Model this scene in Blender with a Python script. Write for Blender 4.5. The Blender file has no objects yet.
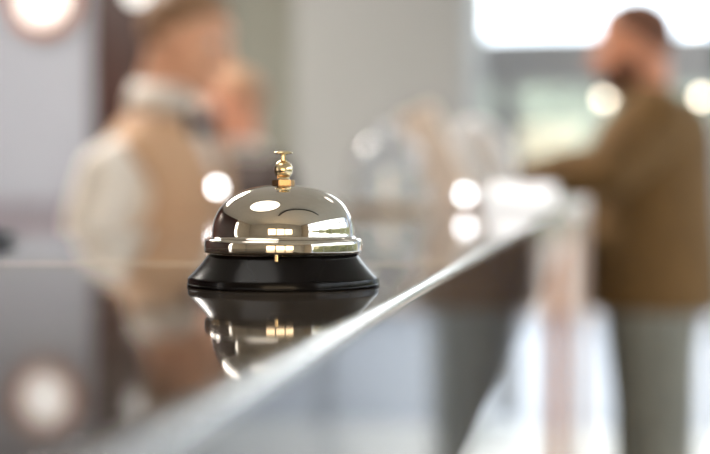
import bpy, bmesh, math, random
from mathutils import Vector, Matrix, Euler
random.seed(7)
SC = bpy.context.scene
COL = SC.collection
R = math.radians

# ------------------------------------------------------------------ camera
CAM = Vector((0.0, 0.0, 1.1923)); F = 1400.0
YAW, PITCH = R(9.61), R(-1.51)
FWD = Vector((-math.sin(YAW)*math.cos(PITCH), math.cos(YAW)*math.cos(PITCH), math.sin(PITCH)))
RIGHT = Vector((math.cos(YAW), math.sin(YAW), 0)); UP = RIGHT.cross(FWD)
def at(px, py, d):
    return CAM + FWD*d + RIGHT*((px-355)/F*d) + UP*((227-py)/F*d)
cd = bpy.data.cameras.new('camera'); cam = bpy.data.objects.new('camera', cd); COL.objects.link(cam)
cam.location = CAM
cam.rotation_euler = Matrix((RIGHT, UP, -FWD)).transposed().to_euler()
cd.sensor_width = 36; cd.lens = F*36/710; cd.clip_start = 0.02; cd.clip_end = 200
cd.dof.use_dof = True; cd.dof.focus_distance = 0.60; cd.dof.aperture_fstop = 4.3
SC.camera = cam

# ------------------------------------------------------------------ world: bright overcast daylight
w = bpy.data.worlds.new('daylight'); SC.world = w; w.use_nodes = True
nt = w.node_tree; bg = nt.nodes['Background']
tc = nt.nodes.new('ShaderNodeTexCoord'); mp = nt.nodes.new('ShaderNodeMapping'); nz = nt.nodes.new('ShaderNodeTexNoise')
cr = nt.nodes.new('ShaderNodeValToRGB')
mp.inputs['Scale'].default_value = (1, 1, 2.5); nz.inputs['Scale'].default_value = 2.2
cr.color_ramp.elements[0].color = (0.86, 0.93, 1.0, 1); cr.color_ramp.elements[1].color = (1.0, 0.98, 0.95, 1)
cr.color_ramp.elements[0].position = .35; cr.color_ramp.elements[1].position = .65
nt.links.new(tc.outputs['Generated'], mp.inputs['Vector']); nt.links.new(mp.outputs[0], nz.inputs['Vector'])
nt.links.new(nz.outputs['Fac'], cr.inputs['Fac']); nt.links.new(cr.outputs['Color'], bg.inputs['Color'])
bg.inputs['Strength'].default_value = 5.0

sl = bpy.data.lights.new('sun', 'SUN'); sl.energy = 3.6; sl.angle = R(2); sl.color = (1, .95, .88)
so = bpy.data.objects.new('sun', sl); COL.objects.link(so)
so.rotation_euler = Vector((.25, 1, 1.05)).to_track_quat('Z', 'Y').to_euler()
# portals in the window openings only guide sampling of the daylight
def portal(loc, rot, sx, sy):
    l = bpy.data.lights.new('window_portal', 'AREA'); l.shape = 'RECTANGLE'; l.size = sx; l.size_y = sy
    l.cycles.is_portal = True
    o = bpy.data.objects.new('window_portal', l); o.location = loc; o.rotation_euler = rot; COL.objects.link(o)
portal((1.5, 7.06, 1.5), (R(-90), 0, 0), 4.4, 3.0)
portal((3.56, 2.0, 1.5), (0, R(90), 0), 2.9, 8.0)

SC.view_settings.view_transform = 'Standard'; SC.view_settings.look = 'None'
SC.view_settings.exposure = 0.2; SC.view_settings.gamma = 1.0; SC.view_settings.use_curve_mapping = False
SC.cycles.max_bounces = 10; SC.cycles.diffuse_bounces = 5; SC.cycles.glossy_bounces = 6
SC.cycles.transmission_bounces = 8; SC.cycles.use_denoising = True
SC.cycles.sample_clamp_indirect = 12

# ------------------------------------------------------------------ materials
MATS = {}
def mat(name, col, rough=.5, metal=0, var=.0, scale=8, bump=0, spec=.5, coat=0, stretch=(1, 1, 1), ior=None, trans=0, emit=None, es=0, col2=None):
    m = bpy.data.materials.new(name); m.use_nodes = True; n = m.node_tree; b = n.nodes['Principled BSDF']
    b.inputs['Base Color'].default_value = (*col, 1); b.inputs['Roughness'].default_value = rough
    b.inputs['Metallic'].default_value = metal; b.inputs['Specular IOR Level'].default_value = spec
    b.inputs['Coat Weight'].default_value = coat; b.inputs['Coat Roughness'].default_value = .03
    if ior: b.inputs['IOR'].default_value = ior
    b.inputs['Transmission Weight'].default_value = trans
    if emit: b.inputs['Emission Color'].default_value = (*emit, 1); b.inputs['Emission Strength'].default_value = es
    if var or bump or col2:
        t = n.nodes.new('ShaderNodeTexCoord'); mp = n.nodes.new('ShaderNodeMapping'); z = n.nodes.new('ShaderNodeTexNoise')
        z.inputs['Scale'].default_value = scale; z.inputs['Detail'].default_value = 5
        mp.inputs['Scale'].default_value = stretch
        n.links.new(t.outputs['Object'], mp.inputs[0]); n.links.new(mp.outputs[0], z.inputs['Vector'])
        if var or col2:
            c = n.nodes.new('ShaderNodeValToRGB')
            a = col2 or tuple(v*(1-var) for v in col); bb = col if col2 else tuple(min(1, v*(1+var)) for v in col)
            c.color_ramp.elements[0].color = (*a, 1); c.color_ramp.elements[1].color = (*bb, 1)
            c.color_ramp.elements[0].position = .38; c.color_ramp.elements[1].position = .62
            n.links.new(z.outputs['Fac'], c.inputs[0]); n.links.new(c.outputs[0], b.inputs['Base Color'])
        if bump:
            q = n.nodes.new('ShaderNodeBump'); q.inputs['Strength'].default_value = bump; q.inputs['Distance'].default_value = .01
            n.links.new(z.outputs['Fac'], q.inputs['Height']); n.links.new(q.outputs[0], b.inputs['Normal'])
    MATS[name] = m; return m
M_floor = mat('pale_tile', (.62, .61, .60), .25, var=.05, scale=2)
M_ceil = mat('ceiling_paint', (.55, .54, .50), .8, var=.02, scale=3)
M_wall_blue = mat('cool_white_paint', (.27, .28, .315), .7, var=.03, scale=1.2)
M_wall_olive = mat('warm_grey_paint', (.225, .225, .19), .8, var=.03, scale=1.2)
M_column = mat('column_plaster', (.30, .30, .29), .8, var=.02, scale=2)
M_wall_warm = mat('beige_plaster', (.50, .45, .37), .8, var=.04, scale=1.5)
M_walnut = mat('dark_walnut', (.032, .010, .006), .35, var=.35, scale=3, stretch=(6, 6, .5), bump=.05)
M_skirt = mat('skirting_paint', (.30, .28, .28), .6, var=.03)
M_frame = mat('window_frame_grey', (.33, .34, .36), .45, metal=.2, var=.04)
M_stone = mat('polished_stone', (.040, .036, .032), .045, var=.25, scale=30, spec=.5, ior=1.32)
M_stone_near = mat('honed_stone', (.050, .040, .032), .05, var=.25, scale=30, spec=.07, ior=1.32)
M_fascia = mat('fascia_glass', (.045, .05, .065), .05, var=.1, scale=5, spec=.18, ior=1.45)
M_steel = mat('polished_edge_steel', (.62, .60, .575), .22, metal=1, var=.02, scale=60, stretch=(1, .05, 1))
M_seam = mat('joint_metal', (.55, .53, .5), .4, metal=1, var=.05)
M_oak = mat('orange_oak', (.62, .21, .045), .5, var=.25, scale=5, stretch=(5, 5, .4), coat=.3)
M_panel = mat('counter_body_laminate', (.25, .22, .2), .5, var=.05)
M_nickel = mat('polished_nickel', (.72, .67, .60), .035, metal=1, var=.015, scale=40)
M_brass = mat('polished_brass', (.80, .66, .42), .12, metal=1, var=.04, scale=60)
M_copper = mat('copper_brass_nut', (.66, .42, .22), .2, metal=1, var=.06, scale=60)
M_black = mat('gloss_black_enamel', (.006, .005, .005), .2, var=.1, scale=20, spec=.14)
M_skin = mat('skin', (.74, .41, .27), .5, var=.10, scale=14)
M_skin2 = mat('skin_fair', (.78, .37, .23), .5, var=.10, scale=14)
M_skin3 = mat('skin_ruddy', (.66, .29, .17), .5, var=.12, scale=14)
M_lip = mat('lips', (.45, .16, .12), .45, var=.05)
M_eye = mat('eye_white', (.8, .78, .74), .2, var=.02); M_iris = mat('iris_brown', (.06, .03, .02), .2, var=.1)
M_hair_br = mat('brown_hair', (.27, .15, .08), .6, var=.18, scale=90, bump=.3)
M_hair_dk = mat('dark_stubble', (.14, .055, .028), .7, var=.2, scale=110, bump=.3)
M_hair_lt = mat('sandy_hair', (.46, .26, .15), .5, var=.12, scale=60, bump=.3)
M_white = mat('white_cotton', (.90, .84, .77), .8, var=.04, scale=20, bump=.1)
M_vest = mat('tan_waistcoat_wool', (.63, .40, .25), .85, var=.08, scale=160, bump=.1)
M_navy = mat('dark_navy_satin', (.02, .022, .035), .4, var=.1)
M_dark = mat('dark_wool', (.05, .035, .03), .8, var=.1, scale=30)
M_olive = mat('olive_brown_cotton', (.15, .080, .023), .85, var=.12, scale=14, bump=.2)
M_jean = mat('washed_grey_jean', (.21, .205, .175), .85, var=.12, scale=20, bump=.1)
M_shoe = mat('brown_leather', (.07, .035, .02), .4, var=.1)
M_lamp = mat('lamp_diffuser', (.9, .9, .88), .4, var=.01, emit=(1, .98, .94), es=1.15)
M_sconce = mat('sconce_diffuser', (.9, .9, .88), .4, var=.01, emit=(1, .97, .92), es=1.1)
M_rim = mat('copper_rim', (.45, .22, .14), .35, metal=.6, var=.05)
M_orb = mat('glint_orb_glow', (.9, .9, .9), .4, var=.01, emit=(.93, .96, 1), es=22)
M_orbw = mat('warm_bulb_glow', (.9, .9, .9), .4, var=.01, emit=(1, .86, .66), es=9)
M_warmlight = mat('warm_window_glow', (.9, .85, .8), .4, var=.01, emit=(1, .74, .46), es=5)
M_glass = mat('clear_glass', (.93, .96, 1.0), .02, var=.01, ior=1.45, trans=1)
M_tan = mat('tan_card', (.92, .77, .66), .7, var=.05, scale=20)
M_ceram = mat('pale_blue_white_ceramic', (.93, .95, .98), .3, var=.03)
M_paper = mat('white_paper', (.88, .86, .86), .7, var=.03, scale=30, stretch=(1, 1, 30))
M_wood = mat('pale_beech', (.55, .40, .27), .5, var=.15, scale=5, stretch=(1, 6, 1))
M_pastry = mat('baked_pastry', (.55, .33, .15), .7, var=.3, scale=40, bump=.3)
M_pave = mat('pale_paving', (.20, .21, .235), .8, var=.06, scale=1.5)
M_asph = mat('blue_grey_asphalt', (.20, .23, .29), .8, var=.1, scale=3)
M_brick = mat('peach_render', (.55, .43, .35), .85, var=.08, scale=2)
M_leaf = mat('hedge_leaf', (.25, .27, .21), .7, var=.3, scale=3)
M_facade = mat('blue_grey_facade', (.22, .25, .32), .6, var=.08, scale=1)
M_facwin = mat('facade_window', (.10, .13, .18), .15, var=.1)
M_blackpl = mat('black_plastic', (.012, .012, .014), .35, var=.1)

def pane_mat():
    m = bpy.data.materials.new('window_pane_glass'); m.use_nodes = True; n = m.node_tree; n.nodes.clear()
    o = n.nodes.new('ShaderNodeOutputMaterial'); t = n.nodes.new('ShaderNodeBsdfTransparent'); g = n.nodes.new('ShaderNodeBsdfGlossy')
    x = n.nodes.new('ShaderNodeMixShader'); x.inputs[0].default_value = .06; g.inputs['Roughness'].default_value = .02
    t.inputs[0].default_value = (.95, .98, 1, 1)
    n.links.new(t.outputs[0], x.inputs[1]); n.links.new(g.outputs[0], x.inputs[2]); n.links.new(x.outputs[0], o.inputs[0]); return m
M_pane = pane_mat()

# ------------------------------------------------------------------ mesh helpers
def tag(o, label=None, cat=None, group=None, kind=None):
    if label: o['label'] = label
    if cat: o['category'] = cat
    if group: o['group'] = group
    if kind: o['kind'] = kind
    return o
def empty(name, loc, rz=0):
    o = bpy.data.objects.new(name, None); o.location = loc; o.rotation_euler = (0, 0, rz); o.empty_display_size = .05
    COL.objects.link(o); return o
class MB:
    def __init__(s): s.bm = bmesh.new()
    def box(s, x0, x1, y0, y1, z0, z1, rot=None, bev=0):
        b = bmesh.new(); bmesh.ops.create_cube(b, size=1)
        bmesh.ops.scale(b, vec=(x1-x0, y1-y0, z1-z0), verts=b.verts)
        if bev: bmesh.ops.bevel(b, geom=b.edges[:], offset=bev, segments=3, affect='EDGES', profile=.5)
        if rot is not None: bmesh.ops.transform(b, matrix=rot.to_4x4(), verts=b.verts)
        bmesh.ops.translate(b, vec=((x0+x1)/2, (y0+y1)/2, (z0+z1)/2), verts=b.verts)
        return s.merge(b)
    def merge(s, b):
        me = bpy.data.meshes.new('t'); b.to_mesh(me); b.free(); s.bm.from_mesh(me); bpy.data.meshes.remove(me); return s
    def ell(s, c, r, rot=None, seg=24, ring=16):
        b = bmesh.new(); bmesh.ops.create_uvsphere(b, u_segments=seg, v_segments=ring, radius=1)
        bmesh.ops.scale(b, vec=r if hasattr(r, '__len__') else (r, r, r), verts=b.verts)
        if rot is not None: bmesh.ops.transform(b, matrix=rot.to_4x4(), verts=b.verts)
        bmesh.ops.translate(b, vec=c, verts=b.verts); return s.merge(b)
    def lathe(s, prof, seg=96, c=(0, 0, 0), close=False):
        rings = []
        for r, z in prof:
            if r < 1e-6: rings.append([s.bm.verts.new((c[0], c[1], c[2]+z))])
            else: rings.append([s.bm.verts.new((c[0]+r*math.cos(2*math.pi*k/seg), c[1]+r*math.sin(2*math.pi*k/seg), c[2]+z)) for k in range(seg)])
        pairs = list(zip(rings, rings[1:]))
        if close: pairs.append((rings[-1], rings[0]))
        for a, b in pairs:
            for k in range(seg):
                k2 = (k+1) % seg
                if len(a) == 1 and len(b) == 1: continue
                if len(a) == 1: s.bm.faces.new((a[0], b[k2], b[k]))
                elif len(b) == 1: s.bm.faces.new((a[k], a[k2], b[0]))
                else: s.bm.faces.new((a[k], a[k2], b[k2], b[k]))
        return s
    def tube(s, pts, rad, seg=12):                       # pts list of Vector, rad number or list; round ends
        pts = [Vector(p) for p in pts]; n = len(pts)
        rad = rad if hasattr(rad, '__len__') else [rad]*n
        prev = None; rings = []
        for i, p in enumerate(pts):
            t = (pts[min(i+1, n-1)]-pts[max(i-1, 0)]).normalized()
            if prev is None:
                a = Vector((0, 0, 1)) if abs(t.z) < .9 else Vector((1, 0, 0)); u = t.cross(a).normalized()
            else:
                u = (prev - t*prev.dot(t)).normalized()
            prev = u; v = t.cross(u)
            rings.append([s.bm.verts.new(p+(u*math.cos(2*math.pi*k/seg)+v*math.sin(2*math.pi*k/seg))*rad[i]) for k in range(seg)])
        for a, b in zip(rings, rings[1:]):
            for k in range(seg): s.bm.faces.new((a[k], a[(k+1) % seg], b[(k+1) % seg], b[k]))
        s.bm.faces.new(rings[0][::-1]); s.bm.faces.new(rings[-1])
        return s
    def limb(s, pts, rad):                               # tapered limb with ball joints, for remeshing
        s.tube(pts, rad, 16)
        for p, r in zip(pts, rad): s.ell(p, r, seg=16, ring=10)
        return s
    def loft(s, rings, seg=40, cap=True, keep=None):     # rings (cx, cz, rx, ry) bottom to top
        R_ = []
        for cx, cz, rx, ry in rings:
            R_.append([s.bm.verts.new((cx+rx*math.cos(2*math.pi*k/seg), ry*math.sin(2*math.pi*k/seg), cz)) for k in range(seg)])
        for a, b in zip(R_, R_[1:]):
            for k in range(seg):
                q = (a[k], a[(k+1) % seg], b[(k+1) % seg], b[k])
                m = sum((v.co for v in q), Vector())/4
                if keep is None or keep(m): s.bm.faces.new(q)
        if cap: s.bm.faces.new(R_[0][::-1]); s.bm.faces.new(R_[-1])
        return s
    def prism(s, poly, y0, y1, axis='y'):
        def P(a, b, c): return (a, c, b) if axis == 'y' else ((c, a, b) if axis == 'x' else (a, b, c))
        A = [s.bm.verts.new(P(a, b, y0)) for a, b in poly]; B = [s.bm.verts.new(P(a, b, y1)) for a, b in poly]
        n = len(poly)
        for k in range(n): s.bm.faces.new((A[k], A[(k+1) % n], B[(k+1) % n], B[k]))
        s.bm.faces.new(A[::-1]); s.bm.faces.new(B); return s
    def build(s, name, m, parent=None, smooth=False, loc=(0, 0, 0), remesh=0, it=0, solid=0, angle=None, sub=0):
        lo = [v for v in s.bm.verts if not v.link_faces]
        if lo: bmesh.ops.delete(s.bm, geom=lo, context='VERTS')
        bmesh.ops.recalc_face_normals(s.bm, faces=s.bm.faces)
        me = bpy.data.meshes.new(name); s.bm.to_mesh(me); s.bm.free()
        if remesh or solid or sub:
            t = bpy.data.objects.new('tmp', me); COL.objects.link(t)
            if solid: md = t.modifiers.new('s', 'SOLIDIFY'); md.thickness = solid; md.offset = 0
            if remesh: md = t.modifiers.new('r', 'REMESH'); md.mode = 'VOXEL'; md.voxel_size = remesh
            if it: md = t.modifiers.new('m', 'SMOOTH'); md.iterations = it; md.factor = .5
            if sub: md = t.modifiers.new('u', 'SUBSURF'); md.levels = sub
            dg = bpy.context.evaluated_depsgraph_get()
            me2 = bpy.data.meshes.new_from_object(t.evaluated_get(dg)); bpy.data.objects.remove(t); bpy.data.meshes.remove(me)
            me = me2; me.name = name
        me.materials.clear(); me.materials.append(m)
        if smooth:
            for p in me.polygons: p.use_smooth = True
            if angle: me.set_sharp_from_angle(angle=R(angle))
        o = bpy.data.objects.new(name, me); o.location = loc; COL.objects.link(o)
        if parent: o.parent = parent
        return o
def S(name, mb, m, parent=None, **k):
    o = mb.build(name, m, parent, **k)
    if not parent: o['kind'] = 'structure'
    return o

# ------------------------------------------------------------------ room shell
S('floor', MB().box(-4.0, 3.7, -3.6, 7.1, -.1, 0), M_floor)
S('ceiling', MB().box(-4.0, 3.7, -3.6, 7.1, 3.0, 3.1), M_ceil)
S('wall_rear', MB().box(-4.0, 3.7, -3.6, -3.5, 0, 3.0), M_wall_warm)
S('wall_left', MB().box(-4.0, -3.9, -.6, 6.0, 0, 3.0), M_walnut)
S('wall_left_rear', MB().box(-4.0, -3.9, -3.5, -.6, 0, 3.0), M_wall_warm)
vl = MB().box(-3.899, -3.86, -.95, -.62, .3, 2.6, bev=.005).build('tall_wall_light', mat('cool_strip_glow', (.9, .9, .9), .4, var=.01, emit=(1, .97, .92), es=4)); tag(vl, 'tall narrow white wall light where the timber wall begins', 'lamp')
S('wall_far_left', MB().box(-4.0, -2.17, 6.0, 6.1, 0, 3.0), M_wall_blue)
S('wall_far_middle', MB().box(-2.17, -1.20, 6.35, 6.45, 0, 3.0), M_wall_olive)
S('trim_1', MB().box(-2.19, -1.93, 5.93, 6.35, 0, 3.0, bev=.01), M_walnut)
S('wall_far_column', MB().box(-1.29, -.53, 6.0, 7.1, 0, 3.0, bev=.02), M_column)
S('baseboard_far_left', MB().box(-3.9, -2.19, 5.97, 5.999, 0, .16), M_skirt)
# wainscot on the lower part of the far left wall
S('trim_2', MB().box(-3.9, -2.19, 5.96, 5.999, .16, 1.10).box(-3.9, -2.19, 5.94, 5.999, 1.10, 1.14), mat('mauve_grey_dado', (.20, .18, .205), .6, var=.04))

def window(name, horiz, a0, a1, pos, z0, z1, mull, rails, depth=.07):
    """frame (structure) with mullions and a glass pane; horiz True: lies along X at y=pos, else along Y at x=pos"""
    f = MB()
    def bar(u0, u1, v0, v1):
        if horiz: f.box(u0, u1, pos-depth/2, pos+depth/2, v0, v1, bev=.004)
        else: f.box(pos-depth/2, pos+depth/2, u0, u1, v0, v1, bev=.004)
    t = .05
    bar(a0, a0+t, z0, z1); bar(a1-t, a1, z0, z1); bar(a0+t, a1-t, z0, z0+t); bar(a0+t, a1-t, z1-t, z1)
    for m in mull: bar(m-.03, m+.03, z0+t, z1-t)
    for r0, r1 in rails: bar(a0+t, a1-t, r0, r1)
    o = S(name, f, M_frame)
    p = MB()
    if horiz: p.box(a0+t, a1-t, pos-.004, pos+.004, z0+t, z1-t)
    else: p.box(pos-.004, pos+.004, a0+t, a1-t, z0+t, z1-t)
    p.build('pane', M_pane, o)
    return o
window('window_1', True, -.60, 3.6, 7.03, -.045, 3.0, (.62, 1.2, 2.0, 2.8), ((1.71, 1.95),))
S('trim_3', MB().box(-.475, -.36, 7.0, 7.07, .05, 1.71, bev=.004), M_frame)
window('window_2', False, -2.2, 6.2, 3.6, .05, 2.95, (-.6, 1.0, 2.6, 4.2), ((2.25, 2.35),))
S('wall_right', MB().box(3.55, 3.7, -3.5, -2.2, 0, 3).box(3.55, 3.7, 6.2, 7.1, 0, 3), M_wall_warm)

# ------------------------------------------------------------------ outdoors
S('ground_paving', MB().box(-14, 4.6, 7.1, 13.8, -.12, -.02).box(3.7, 4.6, -6, 7.1, -.12, -.02), M_pave)
S('ground_road', MB().box(4.6, 40, -10, 40, -.13, -.03).box(-14, 4.6, 13.8, 40, -.13, -.03), M_asph)
pw = MB().box(-8, 5.2, 13.8, 14.2, -.02, .62, bev=.02).box(-8.05, 5.25, 13.75, 14.25, .62, .68, bev=.01).build('garden_wall', M_brick)
tag(pw, 'low peach rendered garden wall with coping in front of the hedge', 'wall')
hd = MB()
hb = hd.bm
for i in range(6000):                                     # leaf clumps over a core
    x = random.uniform(-7.9, 5.1); z = random.uniform(.1, 2.55); y = 14.42+random.uniform(0, .18) if z < 2.4 else random.uniform(14.4, 15.2)
    s_ = random.uniform(.04, .10)
    n = Vector((random.uniform(-1, 1), -1.2, random.uniform(-.2, 1))).normalized(); u = n.orthogonal().normalized(); v = n.cross(u)
    c = Vector((x, y, z+math.sin(x*2)*.08))
    vs = [hb.verts.new(c+u*s_), hb.verts.new(c+v*s_*.6), hb.verts.new(c-u*s_), hb.verts.new(c-v*s_*.6)]
    hb.faces.new(vs)
hd.box(-7.9, 5.1, 14.5, 15.2, -.02, 2.45)
tag(hd.build('hedge', M_leaf), 'tall clipped grey-green hedge outside behind the low wall', 'hedge')
h2 = MB(); hb = h2.bm
for i in range(1500):
    y = random.uniform(-3.5, 11); z = random.uniform(.1, 2.0); x = 5.75-random.uniform(0, .2)
    s_ = random.uniform(.08, .2); n = Vector((-1.2, random.uniform(-1, 1), random.uniform(-.2, 1))).normalized(); u = n.orthogonal().normalized(); v = n.cross(u); c = Vector((x, y, z))
    hb.faces.new([hb.verts.new(c+u*s_), hb.verts.new(c+v*s_*.6), hb.verts.new(c-u*s_), hb.verts.new(c-v*s_*.6)])
h2.box(5.8, 6.6, -3.5, 11, -.03, 1.9)
tag(h2.build('hedge', mat('yellow_green_leaf', (.30, .30, .15), .7, var=.3, scale=3)), 'yellow-green hedge outside the side window, mirrored in the bell', 'hedge')
bl = empty('office_building', (13, 21, 0)); tag(bl, 'blue-grey office block across the road seen in the counter reflection', 'building')
MB().box(-6, 6, 0, 6, -.03, 9).build('wall', M_facade, bl)
for i in range(6):
    for j in range(3):
        MB().box(-5.4+i*1.85, -4.2+i*1.85, -.05, .02, 1+j*2.8, 2.6+j*2.8).build('window', M_facwin, bl)

# ------------------------------------------------------------------ reception counter
ZC = 1.15; XE, XB = -.076, -.489; Y0, Y1 = -.55, 4.80
ct = empty('reception_counter', (-.28, 2.1, 0)); tag(ct, 'long reception counter with polished dark stone top, steel edge strip and glossy fascia', 'counter')
off = Vector((.28, -2.1, 0))
def cp(name, mb, m, par=ct, **k):
    bmesh.ops.translate(mb.bm, vec=off, verts=mb.bm.verts); return mb.build(name, m, par, **k)
# joint line: slightly skewed cut across the top at ~0.77 m
ja, jb = (XB, .735), (XE-.0018, .790)
g = .0005
for (ya, yb, yc, yd) in (((Y0), (Y0), jb[1]-g, ja[1]-g), (ja[1]+g, jb[1]+g, Y1, Y1)):
    cp('countertop', MB().prism([(XB, ya), (XE-.0018, yb), (XE-.0018, yc), (XB, yd)], ZC-.028, ZC, axis='z'), M_stone_near if ya == Y0 else M_stone)
cp('joint_strip', MB().prism([(XB, ja[1]-g), (XE-.0018, jb[1]-g), (XE-.0018, jb[1]+g), (XB, ja[1]+g)], ZC-.02, ZC+.0004, axis='z'), M_seam)
# polished edge strip: flat lip, groove, bullnose
pr = [(XE-.0018, ZC-.028), (XE-.0018, ZC+.0003), (XE-.0009, ZC+.0003), (XE-.0007, ZC-.0003), (XE-.0003, ZC-.0003), (XE, ZC+.0001)]
for k in range(1, 9):
    a = math.pi/2*(1-k/8); pr.append((XE+.0026*math.cos(a), ZC-.0026+.0027*math.sin(a)))
pr += [(XE+.0026, ZC-.0036), (XE+.0022, ZC-.0039), (XE-.0010, ZC-.0039), (XE-.0010, ZC-.028)]
cp('edge_strip', MB().prism(pr, Y0, Y1+.004), M_steel, smooth=True, angle=35)
cp('corner_cap', MB().box(XE-.012, XE+.007, Y1-.006, Y1+.012, ZC-.03, ZC+.002, bev=.003), M_steel)
cp('fascia', MB().box(XE-.0008, XE+.0018, Y0, Y1, ZC-.110, ZC-.0042, bev=.0006), M_fascia)
cp('fascia', MB().box(XB, XB+.02, Y0, Y1, ZC-.11, ZC-.0285), M_panel)
cp('underside_panel', MB().box(XB+.0205, XE-.0012, Y0, Y1, ZC-.105, ZC-.088), M_panel)
cp('body_panel', MB().box(XB-.02, XB-.002, Y0, Y1, .02, ZC-.12), M_panel)
cp('end_panel', MB().box(XB, XE-.05, Y1-.02, Y1+.0, ZC-.11, ZC-.0285), M_panel)
for y in (4.745, 2.9-4.4, ):
    if y < Y0: continue
    cp('post', MB().box(XE-.072, XE-.012, y-.03, y+.03, .012, ZC-.111, bev=.003), M_oak)
    cp('post_foot', MB().box(XE-.078, XE-.006, y-.036, y+.036, 0, .0118, bev=.002), M_steel)
cp('work_shelf', MB().box(-.80, XB-.021, Y0, Y1, .985, 1.01, bev=.002), M_panel)
cp('shelf_support', MB().box(-.79, -.77, Y0, Y1, 0, .984), M_panel)

# ------------------------------------------------------------------ call bell (in focus)
pb = at(283.5, 285, .623); PX = .623/F
bell = empty('service_bell', (pb.x, pb.y, ZC)); tag(bell, 'polished nickel service bell with brass button on black base, on the dark counter', 'bell')
def bz(y): return (285-y)*PX
r = lambda p: p*PX
MB().lathe([(0, .0006), (r(90), .0006), (r(93.5), 0), (r(95), .0006), (r(95.4), r(1.5)), (r(95.4), r(7.2)), (r(94.8), r(8.6)), (r(93.3), r(10)), (r(90), r(13.4)), (r(86), r(17.6)),
            (r(81.5), r(22.8)), (r(78.2), r(27)), (r(75.8), r(30.2)), (r(74.6), r(31.4)), (r(72.5), r(32)), (r(68), r(31.6)), (r(60), r(30)), (r(20), r(29)), (0, r(29))], 160).build('base', M_black, bell, smooth=True, angle=50)
MB().lathe([(r(95.9), r(.6)), (r(96.2), r(1.2)), (r(96.2), r(2.6)), (r(95.7), r(3.0)), (r(95.42), r(2.4)), (r(95.42), r(.9))], 160, close=True).build('base_ring', M_black, bell, smooth=True, angle=60)
outer = [(r(76.5), r(33.6)), (r(77.8), r(33.3)), (r(78.6), r(34)), (r(78.9), r(36)), (r(78.9), r(41.5)), (r(78.6), r(44.6)), (r(77.6), r(46.3)), (r(75.6), r(47.2)), (r(73.2), r(47.6)), (r(71.6), r(48.6)), (r(71.0), r(50.5))]
H0, H1, RD, n_ = 50.5, 100.3, 71.0, 2.35
for k in range(1, 25):
    a = math.pi/2*k/24
    outer.append((r(RD*math.cos(a)**(2/n_)) if k < 24 else 0, r(H0+(H1-H0)*math.sin(a)**(2/n_))))
inner = [(0, r(98.3))] + [(r((RD-2)*math.cos(math.pi/2*k/16)**(2/n_)), r(H0+(H1-2-H0)*math.sin(math.pi/2*k/16)**(2/n_))) for k in range(15, -1, -1)] + [(r(69), r(46)), (r(76), r(44)), (r(76.5), r(38))]
MB().lathe(outer+inner, 192, close=True).build('dome', M_nickel, bell, smooth=True, angle=50)
# underside chassis, striker
MB().lathe([(0, r(29.2)), (r(8), r(29.2)), (r(8), r(33)), (r(5), r(34)), (r(5), r(97.5)), (0, r(97.5))], 32).build('spindle', M_brass, bell, smooth=True, angle=40)
sd = (CAM - bell.location).normalized(); sd.z = 0; sd.normalize(); sx = Vector((sd.y, -sd.x, 0))
sp = sd*r(77.5) + (-sx if sx.dot(RIGHT) > 0 else sx)*r(6.5)
MB().box(sp.x-r(1.7), sp.x+r(1.7), sp.y-r(1.7), sp.y+r(1.7), r(27.2), r(33.9), bev=r(.6)).build('striker', M_brass, bell)
hexr = r(11.6); hp = [(hexr*math.cos(R(20+60*k)), hexr*math.sin(R(20+60*k))) for k in range(6)]
nb = MB().prism([(a, b) for a, b in hp], r(99.2), r(105.2), axis='z'); bmesh.ops.bevel(nb.bm, geom=nb.bm.edges[:], offset=r(.5), segments=2, affect='EDGES')
nb.build('hex_nut', M_copper, bell)
MB().lathe([(0, r(98.7)), (r(9.2), r(98.7)), (r(9.2), r(99.2)), (0, r(99.2))], 48).build('washer', M_brass, bell)
prof = [(0, r(105.2)), (r(6.6), r(105.2)), (r(6.0), r(106.6)), (r(5.6), r(108.0))]
for k in range(21):
    a = R(-56)+R(56+70)*k/20
    prof.append((r(9.5*math.cos(a)), r(115.3+9.5*math.sin(a))))
prof += [(r(3.0), r(124.6)), (0, r(124.6))]
MB().lathe(prof, 64).build('ball_finial', M_brass, bell, smooth=True, angle=40)
MB().lathe([(0, r(124.4)), (r(2.9), r(124.4)), (r(2.7), r(129.5)), (r(2.9), r(131)), (0, r(131))], 32).build('stem', M_brass, bell, smooth=True, angle=40)
MB().lathe([(0, r(130.4)), (r(4), r(130.5)), (r(8.2), r(131.2)), (r(9.3), r(131.9)), (r(9.0), r(132.7)), (r(6.5), r(133.8)), (r(3), r(134.4)), (0, r(134.5))], 64).build('button', M_brass, bell, smooth=True, angle=60)

# ------------------------------------------------------------------ things on the far counter
rotx = Euler((R(90), 0, 0)).to_matrix().to_4x4()
def onwall(px, py, Y):
    q = at(px, py, 1)-CAM; return CAM+q*(Y/q.y)
def facing(mb): bmesh.ops.transform(mb.bm, matrix=rotx, verts=mb.bm.verts); return mb
def onc(px, d): p = at(px, 200, d); return Vector((p.x, p.y, ZC))
p = onc(388, 2.75)
cl = empty('glass_cloche', p); tag(cl, 'clear glass cloche on a pale wooden board on the counter, right of the bell', 'cloche')
MB().lathe([(0, 0), (.082, 0), (.085, .003), (.085, .013), (.082, .016), (0, .016)], 64).build('board', M_wood, cl, smooth=True, angle=40)
pf = [(.072, .0165), (.0725, .08)] + [(.0725*math.cos(R(a)), .08+.075*math.sin(R(a))) for a in range(10, 90, 10)] + [(0, .155)]
pi_ = [(0, .1525)] + [(.070*math.cos(R(a)), .08+.0725*math.sin(R(a))) for a in range(80, 0, -10)] + [(.070, .08), (.0695, .0165)]
MB().lathe(pf+pi_, 64, close=True).build('glass_dome', M_glass, cl, smooth=True, angle=50)
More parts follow.
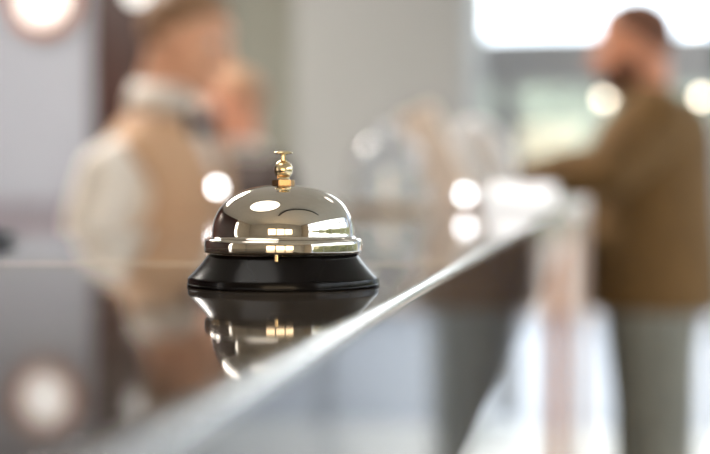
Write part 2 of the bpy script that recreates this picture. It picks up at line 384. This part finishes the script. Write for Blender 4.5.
MB().ell((0, 0, .167), .0125).lathe([(.004, .153), (.006, .158), (.005, .162)], 24).build('knob', M_glass, cl, smooth=True)
p = onc(447, 3.08)
lh = empty('leaflet_holder', p, R(0)); tag(lh, 'tan leaning leaflet holder standing on the counter beside the glass cloche', 'leaflet holder')
rt = Euler((0, R(-24), 0)).to_matrix()
MB().box(-.062, .018, -.05, .05, .004, .228, rot=rt, bev=.003).build('back_board', M_tan, lh)
MB().box(-.055, .06, -.055, .055, 0, .008, bev=.003).build('foot', M_tan, lh)
p = onc(489, 3.31)
dm = empty('oval_table_mirror', p, R(8)); tag(dm, 'pale oval tabletop mirror with white rim, tilted, right of the tan holder', 'mirror')
rt = Euler((0, R(-22), 0)).to_matrix() @ Euler((0, 0, R(62))).to_matrix()
fr = MB()
N = 48
pts = [Vector((0, .052*math.cos(2*math.pi*k/N), .085*math.sin(2*math.pi*k/N))) for k in range(N+1)]
fr.tube([rt @ q + Vector((-.012, 0, .115)) for q in pts], .019, 12)
fr.build('rim', M_ceram, dm, smooth=True)
fr = MB().ell((-.012, 0, .115), (.004, .05, .083), rot=rt); fr.build('mirror_glass', M_ceram, dm, smooth=True)
MB().lathe([(0, 0), (.038, 0), (.04, .003), (.036, .007), (.008, .011), (.005, .02), (.005, .034), (0, .034)], 40).build('foot', M_ceram, dm, smooth=True, angle=50)
def orb(p, rad, h, label, m, name='glint_orb'):  # glowing ball on a stand, added to supply a bright specular glint
    o = empty(name, p); tag(o, label, 'lamp')
    MB().lathe([(0, 0), (.012, 0), (.0125, .001), (.011, .002), (.002, .003), (.0012, .005), (.0012, h-rad*.9), (0, h-rad*.9)], 32).build('stand', M_steel, o, smooth=True, angle=50)
    MB().ell((0, 0, h), rad).build('bulb', m, o, smooth=True)
orb(onc(465, 2.9), .0058, .034, 'tiny glowing orb added as a white glint on the counter in front of the tilted mirror', M_orb)
p = at(217, 187, 2.6); orb(Vector((p.x, p.y, 1.0101)), .0058, p.z-1.0101, 'tiny glowing orb on a thin stand, added as a white glint in front of the near receptionist', M_orb)
# white tray-like wedge near the customer, its top glow added to brighten it
ty = empty('glow_wedge', (-.153, 3.1, ZC)); tag(ty, 'low wedge with an added glowing white panel, lying on the counter before the bearded customer', 'glow_block')
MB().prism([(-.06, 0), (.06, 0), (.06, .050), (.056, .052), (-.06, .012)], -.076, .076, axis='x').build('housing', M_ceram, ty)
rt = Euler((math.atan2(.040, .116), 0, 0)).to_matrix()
MB().box(-.07, .07, -.055, .055, -.001, .001, rot=rt).build('glow_panel', mat('white_panel_glow', (.9, .9, .9), .4, var=.01, emit=(.95, .95, 1), es=.75), ty, loc=(0, -.002, .0335))
p = onwall(581, 207, 4.98)
st = empty('barrier_stanchion', (p.x, p.y, 0)); tag(st, 'waist-high metal barrier stanchion with ball top at the far end of the counter', 'stanchion')
MB().lathe([(0, 0), (.15, 0), (.155, .006), (.15, .014), (.05, .03), (.03, .036), (0, .036)], 48).build('base', M_steel, st, smooth=True, angle=40)
MB().tube([(0, 0, .03), (0, 0, p.z-.035)], .021, 24).build('pole', mat('rose_brown_metal', (.50, .38, .32), .4, metal=.1, var=.05), st, smooth=True, angle=50)
MB().ell((0, 0, p.z), .038).build('ball_top', M_ceram, st, smooth=True)
pn = empty('pen', (-.474, 1.03, ZC), 0); tag(pn, 'black pen lying at the back edge of the counter, far left', 'pen')
MB().lathe([(0, -.065), (.003, -.064), (.0052, -.058), (.0055, .03), (.0048, .055), (.0015, .066), (0, .067)], 20).build('barrel', M_blackpl, pn, smooth=True, angle=50)
MB().box(.0056, .0075, -.0015, .0015, -.06, -.02).build('clip', M_steel, pn)
pn.rotation_euler = (R(-90), 0, R(-4)); pn.location.z = ZC+.0057

# ------------------------------------------------------------------ lamps
p = onwall(42, -1, 5.95)
wl = empty('round_wall_lamp', (p.x, 5.998, p.z)); tag(wl, 'round white wall lamp with copper rim on the pale left wall', 'lamp')
facing(MB().lathe([(0, 0), (.158, 0), (.166, .006), (.166, .05), (.16, .06), (.118, .06), (.112, .05), (.112, .02), (0, .02)], 96)).build('rim', M_rim, wl, smooth=True, angle=40)
facing(MB().lathe([(0, .021), (.110, .021), (.110, .04), (.10, .055), (.06, .066), (0, .07)], 96)).build('diffuser', M_lamp, wl, smooth=True, angle=50)
p = onwall(137, -8, 5.87)
wl = empty('small_wall_light', (p.x, 5.928, p.z)); tag(wl, 'small white light on the dark timber pilaster above the receptionist', 'lamp')
facing(MB().lathe([(0, 0), (.04, 0), (.042, .01), (.03, .015), (0, .015)], 40)).build('rose', M_steel, wl, smooth=True, angle=40)
MB().ell((0, -.062, 0), .048).build('globe', M_lamp, wl, smooth=True)
p = onwall(255, 90, 6.29)
wl = empty('wall_sconce', (p.x, 6.348, p.z)); tag(wl, 'dim white globe sconce on the warm grey wall behind the second receptionist', 'lamp')
facing(MB().lathe([(0, 0), (.04, 0), (.042, .01), (.03, .015), (0, .015)], 40)).build('rose', M_steel, wl, smooth=True, angle=40)
MB().ell((0, -.055, 0), .038).build('globe', M_sconce, wl, smooth=True)
# pendants near the window
for px, py, d, lab in ((605, 98, 6.3, 'small warm pendant bulb hanging before the window, left of the customer\'s chin'),
                       (702, 97, 6.4, 'small warm pendant bulb hanging low behind the customer\'s back'),
                       (694, 26, 6.2, 'small warm pendant bulb hanging behind the customer\'s head')):
    p = at(px, py, d); o = empty('pendant_bulb', (p.x, p.y, 3.0)); tag(o, lab, 'lamp', 'pendant bulbs by the window'); L = 3.0-p.z
    MB().lathe([(0, -.02), (.03, -.02), (.04, -.01), (.04, 0), (0, 0)], 32).build('ceiling_rose', M_blackpl, o, smooth=True, angle=40)
    MB().tube([(0, 0, -.02), (0, 0, -L+.03)], .0015, 8).build('cord', M_blackpl, o)
    MB().ell((0, 0, -L), .021).build('bulb', M_orbw, o, smooth=True)
# ceiling disc lamps
def disc(x, y, rad, lab, e):
    o = empty('ceiling_lamp', (x, y, 3.0)); tag(o, lab, 'lamp', 'round ceiling lamps')
    MB().lathe([(0, -.05), (rad-.02, -.05), (rad-.02, -.004), (0, -.004)], 64).build('diffuser', e, o, smooth=True, angle=40)
    MB().lathe([(rad-.019, -.055), (rad, -.055), (rad, 0), (rad-.019, 0)], 64, close=True).build('rim', M_steel, o, smooth=True, angle=40)
M_fillglow = mat('fill_panel_glow', (.9, .9, .9), .4, var=.01, emit=(1, .94, .87), es=34)
M_disc = mat('ceiling_disc_glow', (.9, .9, .9), .4, var=.01, emit=(1, .97, .92), es=2.6)
disc(-.80, .30, .62, 'round white ceiling lamp above the near end of the counter', M_disc)
for yy, lb in ((3.9, 'square fill panel added out of view on the ceiling above the receptionists'),):
    o = empty('ceiling_fill_panel', (-2.3, yy, 3.0)); tag(o, lb, 'lamp')  # unseen panel added to brighten the receptionists' side of the room
    MB().box(-.62, .62, -.62, .62, -.04, 0, bev=.005).build('frame', M_frame, o)
    MB().box(-.6, .6, -.6, .6, -.05, -.041).build('diffuser', M_fillglow, o)
disc(.6, 3.2, .28, 'round white ceiling disc added as unseen fill above the customer', M_disc)  # unseen disc, added as fill for the interior
tp = [(-.04, -1.0), (.03, -.6), (.17, -.22), (.42, .08), (.8, .28), (1.3, .4), (1.9, .42)]
tr = MB().tube([(x, y, 2.9) for x, y in tp], .06, 10).build('ceiling_track', M_blackpl, smooth=True)
tag(tr, 'curved black lighting track under the ceiling, mirrored in the bell', 'lighting track')
for i, x in enumerate((-.55, .45, 1.45)):  # glowing panels stand in for the warm rear windows mirrored in the bell
    o = MB().box(x-.42, x+.42, -3.498, -3.46, .8, 2.0, bev=.005).build('rear_window_glow', M_warmlight)
    tag(o, ('warm glowing panel standing in for a rear window, nearest the timber wall', 'warm glowing panel standing in for a rear window, middle of three', 'warm glowing panel standing in for a rear window, nearest the side window')[i], 'lamp', 'glowing window stand-ins on the rear wall')

# ------------------------------------------------------------------ people
def head_prims(mb, c, rot, s=1.0):
    def E(p, r_, q=None): mb.ell(c+rot@(Vector(p)*s), tuple(v*s for v in r_), rot=rot if q is None else rot@q, seg=32, ring=24)
    E((-.014, 0, .028), (.097, .076, .088)); E((.026, 0, -.03), (.064, .063, .078)); E((.028, 0, -.072), (.054, .050, .040))
    E((.068, 0, -.098), (.018, .022, .018)); E((.072, 0, .036), (.018, .048, .014))
    E((.066, .030, -.022), (.022, .022, .020)); E((.066, -.030, -.022), (.022, .022, .020))
    mb.limb([c+rot@(Vector(q)*s) for q in ((.086, 0, .018), (.100, 0, -.008), (.108, 0, -.026))], [.0075*s, .009*s, .0125*s])
    E((.097, .011, -.030), (.011, .009, .008)); E((.097, -.011, -.030), (.011, .009, .008))
    E((.086, 0, -.056), (.011, .022, .006)); E((.084, 0, -.066), (.011, .020, .007))
    for sg in (1, -1): E((-.008, sg*.078, -.012), (.018, .008, .031)); E((-.004, sg*.080, -.034), (.010, .007, .012))
def hand(mb, wrist, direction, palm_n, s=1.0, side=1, curl=.35):
    d = Vector(direction).normalized(); n = Vector(palm_n); n = (n-d*n.dot(d)).normalized(); l = n.cross(d)*side     # n: back of hand
    q = Matrix((d, l, n)).transposed()
    mb.ell(wrist+d*.05*s, (.052*s, .040*s, .015*s), rot=q)
    for i, (ly, L) in enumerate(((-.028, .072), (-.010, .080), (.009, .075), (.026, .060))):
        b = wrist+d*.085*s+l*ly*s; p = [wrist+d*.05*s+l*ly*.8*s, b]; dd = d.copy()
        for k, fr in enumerate((.42, .32, .26)):
            dd = (dd*math.cos(curl*(k+1)*.6) - n*math.sin(curl*(k+1)*.6)).normalized(); p.append(p[-1]+dd*L*fr*s)
        mb.limb(p, [.0095*s, .0095*s, .0088*s, .008*s, .0072*s])
    t = wrist+d*.02*s-l*.028*s
    mb.limb([t, t+(d*.7-l*.7).normalized()*.038*s-n*.006*s, t+(d*.7-l*.7).normalized()*.038*s+(d*.93-l*.3).normalized()*.032*s-n*.016*s, t+(d*.7-l*.7).normalized()*.038*s+d*.055*s-n*.022*s], [.014*s, .011*s, .0095*s, .008*s])
def V(*a): return Vector(a)

def cap_mesh(c, rot, s, keep, grow=.007, cc=(-.014, 0, .028), rr=(.097, .076, .088), sol=.006):
    mb = MB(); mb.ell((0, 0, 0), tuple((v+grow)*s for v in rr), seg=64, ring=48)
    dl = [v for v in mb.bm.verts if not keep(v.co/s+Vector(cc))]
    bmesh.ops.delete(mb.bm, geom=dl, context='VERTS')
    bmesh.ops.transform(mb.bm, matrix=Matrix.Translation(c+rot@(Vector(cc)*s)) @ rot.to_4x4(), verts=mb.bm.verts)
    return mb

def person(P):
    s = P.get('s', 1.0); root_loc, rz = P['loc'], P['rz']; J = P['J']
    hr = Euler((0, R(P['head_pitch']), R(P.get('head_yaw', 0)))).to_matrix(); hc = J['head']
    m = MB(); head_prims(m, hc, hr)
    nb_ = J['neck']; m.limb([hc+hr@V(-.03, 0, -.04), hc+hr@V(-.03, 0, -.09), nb_, nb_-V(0, 0, .05)], [.056, .054, .058, .07])
    T = J['torso']; m.loft([(cx, cz, rx-.012, ry-.012) for cx, cz, rx, ry in T])
    for sd_ in (1, -1):
        A = J['arm_l'] if sd_ == 1 else J['arm_r']
        m.limb([A[0], (A[0]+A[1])/2, A[1], (A[1]*.6+A[2]*.4), A[2]], [.050, .045, .037, .036, .025])
        hand(m, A[2], A[3], A[4], side=sd_*P.get('hs', 1), curl=P.get('curl', .35))
        L = J['leg_l'] if sd_ == 1 else J['leg_r']
        m.limb([L[0], (L[0]+L[1])/2, L[1], L[1]*.65+L[2]*.35, L[2]], [.085, .072, .055, .052, .035])
        m.limb([L[2], L[2]+V(.11, 0, -.045)], [.035, .028])
    body = m.build('person', P['skin'], smooth=True, remesh=.0055, it=2)
    body.location = root_loc; body.rotation_euler = (0, 0, rz)
    tag(body, P['label'], 'person')
    # eyes, brows
    for sg in (1, -1):
        e = MB().ell(hc+hr@V(.0785, sg*.031, .008), (.0125, .014, .010), rot=hr).build('eye', M_eye, body, smooth=True)
        MB().ell(hc+hr@V(.0895, sg*.031, .008), (.003, .006, .006), rot=hr).build('iris', M_iris, e, smooth=True)
        MB().ell(hc+hr@V(.0875, sg*.030, .034), (.006, .020, .004), rot=hr).build('eyebrow', P['hair'], body, smooth=True)
    # trousers
    t = MB(); T0 = T[0]
    t.loft([(T0[0], T0[1]-.10, .10, .14), (T0[0], T0[1]-.03, T0[2]+.0, T0[3]+.0), (T0[0], T0[1]+.07, T0[2]-.004, T0[3]-.004)])
    for L in (J['leg_l'], J['leg_r']):
        t.limb([L[0], (L[0]+L[1])/2, L[1], L[1]*.5+L[2]*.5, L[2]+V(0, 0, .03)], [v+P.get('loose', .0) for v in (.100, .088, .072, .066, .062)])
    t.build('trousers', P['trousers'], body, smooth=True, remesh=.010, it=3)
    for L in (J['leg_l'], J['leg_r']):
        sh = MB().ell(L[2]+V(.07, 0, -.045), (.135, .047, .045)).ell(L[2]+V(-.015, 0, -.02), (.055, .045, .05))
        f_ = L[2].z-.088
        bmesh.ops.bisect_plane(sh.bm, geom=sh.bm.verts[:]+sh.bm.edges[:]+sh.bm.faces[:], plane_co=(0, 0, .001), plane_no=(0, 0, -1), clear_outer=True)
        bmesh.ops.holes_fill(sh.bm, edges=[e for e in sh.bm.edges if e.is_boundary])
        sh.build('shoe', M_shoe, body, smooth=True, remesh=.008, it=2)
    # shirt with sleeves
    g_ = P.get('shirt_grow', .008)
    sh = MB().loft([(cx, cz, rx+g_, ry+g_) for cx, cz, rx, ry in (T if not P.get('long') else P['long']+T)])
    sh.limb([nb_-V(0, 0, .05), nb_+V(0, 0, -.012)], [.082, .070])
    for A in (J['arm_l'], J['arm_r']):
        cuff = A[2]*.93+A[1]*.07; k_ = P.get('sleeve', 1.0)
        sh.limb([A[0]*.75+nb_*.25-V(0, 0, .02), A[0], (A[0]+A[1])/2, A[1], (A[1]+A[2])/2, cuff], [.066, .068*k_, .064*k_, .056*k_, .050*k_, .040])
    sh.build('shirt', P['shirt'], body, smooth=True, remesh=.008, it=4)
    # collar: stand-up ring with open front
    cm = MB(); seg = 40; nd = (hc+hr@V(-.03, 0, -.09)-nb_).normalized()
    u = nd.cross(V(0, 1, 0)).normalized()*-1; v = V(0, 1, 0)
    pr_ = []
    for rr_, hh in ((.080, -.025), (.072, .022), (.085, .000)):
        pr_.append([cm.bm.verts.new(nb_+nd*hh*P.get('collar', 1)+(-u if u.x < 0 else u)*(rr_+P.get('collar_out', 0)*(hh < 0))*math.cos(a)+v*(rr_+P.get('collar_out', 0)*(hh < 0))*math.sin(a)) for a in [R(14)+R(332)*k/seg for k in range(seg+1)]])
    for a, b in zip(pr_, pr_[1:]):
        for k in range(seg): cm.bm.faces.new((a[k], a[k+1], b[k+1], b[k]))
    cm.build('collar', P.get('collar_mat', P['shirt']), body, smooth=True, solid=.004)
    # waistcoat
    if P.get('vest'):
        zt = T[-1][1]; z0 = T[0][1]+.02
        def kp(q):
            if q.x > .02 and abs(q.y) < max(0, (q.z-(zt-.22))*.26): return False     # V neck
            if abs(q.y) > .10 and ((q.x+.005)/.080)**2+((q.z-(zt-.165))/.090)**2 < 1: return False                 # arm holes
            return True
        fine = []
        for (a, b) in zip(T, T[1:]):
            for k in range(14): fine.append(tuple(a[j]+(b[j]-a[j])*k/14 for j in range(4)))
        fine.append(T[-1])
        MB().loft([(cx, cz, rx+.022, ry+.020) for cx, cz, rx, ry in fine], seg=220, cap=False, keep=kp).build('waistcoat', P['vest'], body, smooth=True, solid=.006)
        f = [q for q in T if q[1] > z0]
        for k in range(4):
            z = T[0][1]+.09+k*.07; i = max(j for j in range(len(T)) if T[j][1] <= z); a = T[i]; b = T[min(i+1, len(T)-1)]
            tt = (z-a[1])/max(1e-6, b[1]-a[1]); cx = a[0]+(b[0]-a[0])*tt; rx = a[2]+(b[2]-a[2])*tt
            MB().ell((cx+rx+.026, 0, z), (.004, .007, .007)).build('button', M_navy, body, smooth=True)
    if P.get('tie') == 'bow':
        bt = nb_+V(.090, 0, -.038)
        b = MB().ell(bt, (.012, .012, .012))
        for sg in (1, -1):
            b.prism([(sg*.008, -.009), (sg*.055, -.030), (sg*.055, .030), (sg*.008, .009)], bt.x-.008, bt.x+.008, axis='x')
            for vv in b.bm.verts[-8:]: vv.co += V(0, bt.y, bt.z)
        b.build('bow_tie', M_navy, body)
    if P.get('tie') == 'long':
        bt = nb_+V(.076, 0, -.02)
        b = MB().ell(bt, (.014, .017, .017))
        x1 = T[-2][0]+T[-2][2]+.016
        poly = [bt+V(.004, -.012, -.01), bt+V(.004, .012, -.01), V(x1, .030, bt.z-.14), V(x1+.008, .036, bt.z-.26), V(x1+.008, 0, bt.z-.30), V(x1+.008, -.036, bt.z-.26), V(x1, -.030, bt.z-.14)]
        vs = [b.bm.verts.new(q) for q in poly]; b.bm.faces.new(vs); b.build('tie', M_navy, body, solid=.006)
    # hair / beard
    hk = P['hair_keep']
    cap_mesh(hc, hr, 1, hk, grow=P.get('hair_grow', .006)).build('hair', P['hair'], body, smooth=True, solid=.006)
    if P.get('beard'):
        kb = lambda q: (q.z < -.042+max(0, .03-q.x)*.9) and q.x > -.02 and not (q.x > .07 and abs(q.y) < .022 and q.z > -.068)
        a = cap_mesh(hc, hr, 1, kb, grow=.005, cc=(.028, 0, -.052), rr=(.060, .060, .064))
        a.ell(hc+hr@V(.070, 0, -.100), (.024, .026, .022), rot=hr)
        a.build('beard', P['hair'], body, smooth=True, solid=.005)
    if P.get('bun'):
        MB().ell(hc+hr@V(-.105, 0, .045), (.042, .042, .040)).build('hair_bun', P['hair'], body, smooth=True)
    return body

short = lambda q: (q.z > .062 - max(0, .06-q.x)*.95) and not (abs(q.y) > .062 and q.z < .01 and q.x > -.03) and q.z > -.045
crop = lambda q: (q.z > .072 - max(0, .05-q.x)*.95) and not (abs(q.y) > .062 and q.z < .012 and q.x > -.03) and q.z > -.04

# receptionist (near): tan waistcoat, facing right, head bowed
p0 = at(160, 190, 3.05)
T = [(.0, .86, .105, .160), (.0, .95, .105, .155), (.005, 1.05, .104, .148), (.01, 1.16, .112, .160), (.01, 1.235, .108, .172), (.01, 1.29, .090, .145), (.01, 1.325, .070, .105), (.01, 1.35, .055, .075)]
person(dict(loc=(p0.x, p0.y, 0), rz=R(-13), skin=M_skin, hair=M_hair_br, hair_grow=.003, hair_keep=short, head_pitch=16, head_yaw=4,
    label='receptionist in white shirt, tan waistcoat and dark bow tie standing behind the counter', trousers=M_dark, shirt=M_white, vest=M_vest, tie='bow', sleeve=.93, collar=2.0, collar_out=.010,
    J=dict(head=V(.072, 0, 1.518), neck=V(.015, 0, 1.375), torso=T,
           arm_r=(V(-.02, -.175, 1.225), V(-.065, -.225, 1.035), V(.19, -.17, 1.055), V(1, .35, -.05), V(.0, -.2, 1)),
           arm_l=(V(0, .175, 1.225), V(-.02, .245, 1.06), V(.19, .15, 1.055), V(1, -.35, -.05), V(.0, .2, 1)),
           leg_l=(V(0, .085, .80), V(.02, .09, .45), V(-.01, .095, .088)), leg_r=(V(0, -.085, .80), V(.02, -.09, .45), V(-.01, -.095, .088)))))
# second receptionist behind
p0 = at(246, 190, 4.3)
T = [(.0, .82, .105, .155), (.0, .92, .100, .145), (.0, 1.02, .095, .135), (.005, 1.12, .112, .148), (.01, 1.20, .108, .158), (.01, 1.255, .088, .145), (.01, 1.285, .065, .10)]
person(dict(loc=(p0.x, p0.y, 0), rz=R(225), skin=M_skin2, hair=M_hair_lt, hair_keep=crop, hair_grow=.003, head_pitch=6, head_yaw=-6,
    label='second receptionist in dark jacket with white collar, facing the first from further back', trousers=M_dark, shirt=M_dark, collar_mat=M_white,
    J=dict(head=V(.055, 0, 1.445), neck=V(.02, 0, 1.315), torso=T,
           arm_r=(V(0, -.165, 1.225), V(-.04, -.205, .98), V(.08, -.19, .77), V(.35, .1, -1), V(.0, -1, 0)),
           arm_l=(V(0, .165, 1.225), V(-.04, .205, .98), V(.08, .19, .77), V(.35, -.1, -1), V(.0, 1, 0)),
           leg_l=(V(0, .08, .78), V(.015, .085, .44), V(-.01, .09, .088)), leg_r=(V(0, -.08, .78), V(.015, -.085, .44), V(-.01, -.09, .088)))))
# customer
p0 = at(654, 190, 3.65)
T = [(.0, .93, .158, .180), (.002, 1.02, .156, .175), (.006, 1.12, .150, .175), (.01, 1.24, .148, .185), (.005, 1.33, .142, .195), (-.005, 1.39, .115, .175), (-.005, 1.43, .075, .11)]
person(dict(loc=(p0.x, p0.y, 0), rz=R(180), skin=M_skin3, hair=M_hair_dk, hair_keep=crop, head_pitch=10, head_yaw=0, beard=True, hair_grow=.003, long=[(.0, .885, .162, .182)],
    label='bearded customer in olive-brown overshirt and grey jeans leaning on the counter', trousers=M_jean, shirt=M_olive, shirt_grow=.014, sleeve=1.28, loose=.020, curl=.15,
    J=dict(head=V(.058, 0, 1.568), neck=V(.02, 0, 1.435), torso=T,
           arm_l=(V(.01, .195, 1.365), V(.115, .255, 1.240), V(.335, .165, 1.225), V(1, -.15, -.30), V(0, .1, 1)),
           arm_r=(V(.01, -.195, 1.365), V(.115, -.255, 1.240), V(.335, -.165, 1.225), V(1, .15, -.30), V(0, -.1, 1)),
           leg_l=(V(.01, .085, .84), V(-.01, .085, .47), V(-.03, .09, .088)), leg_r=(V(-.01, -.085, .84), V(.01, -.085, .47), V(.02, -.09, .088)))))
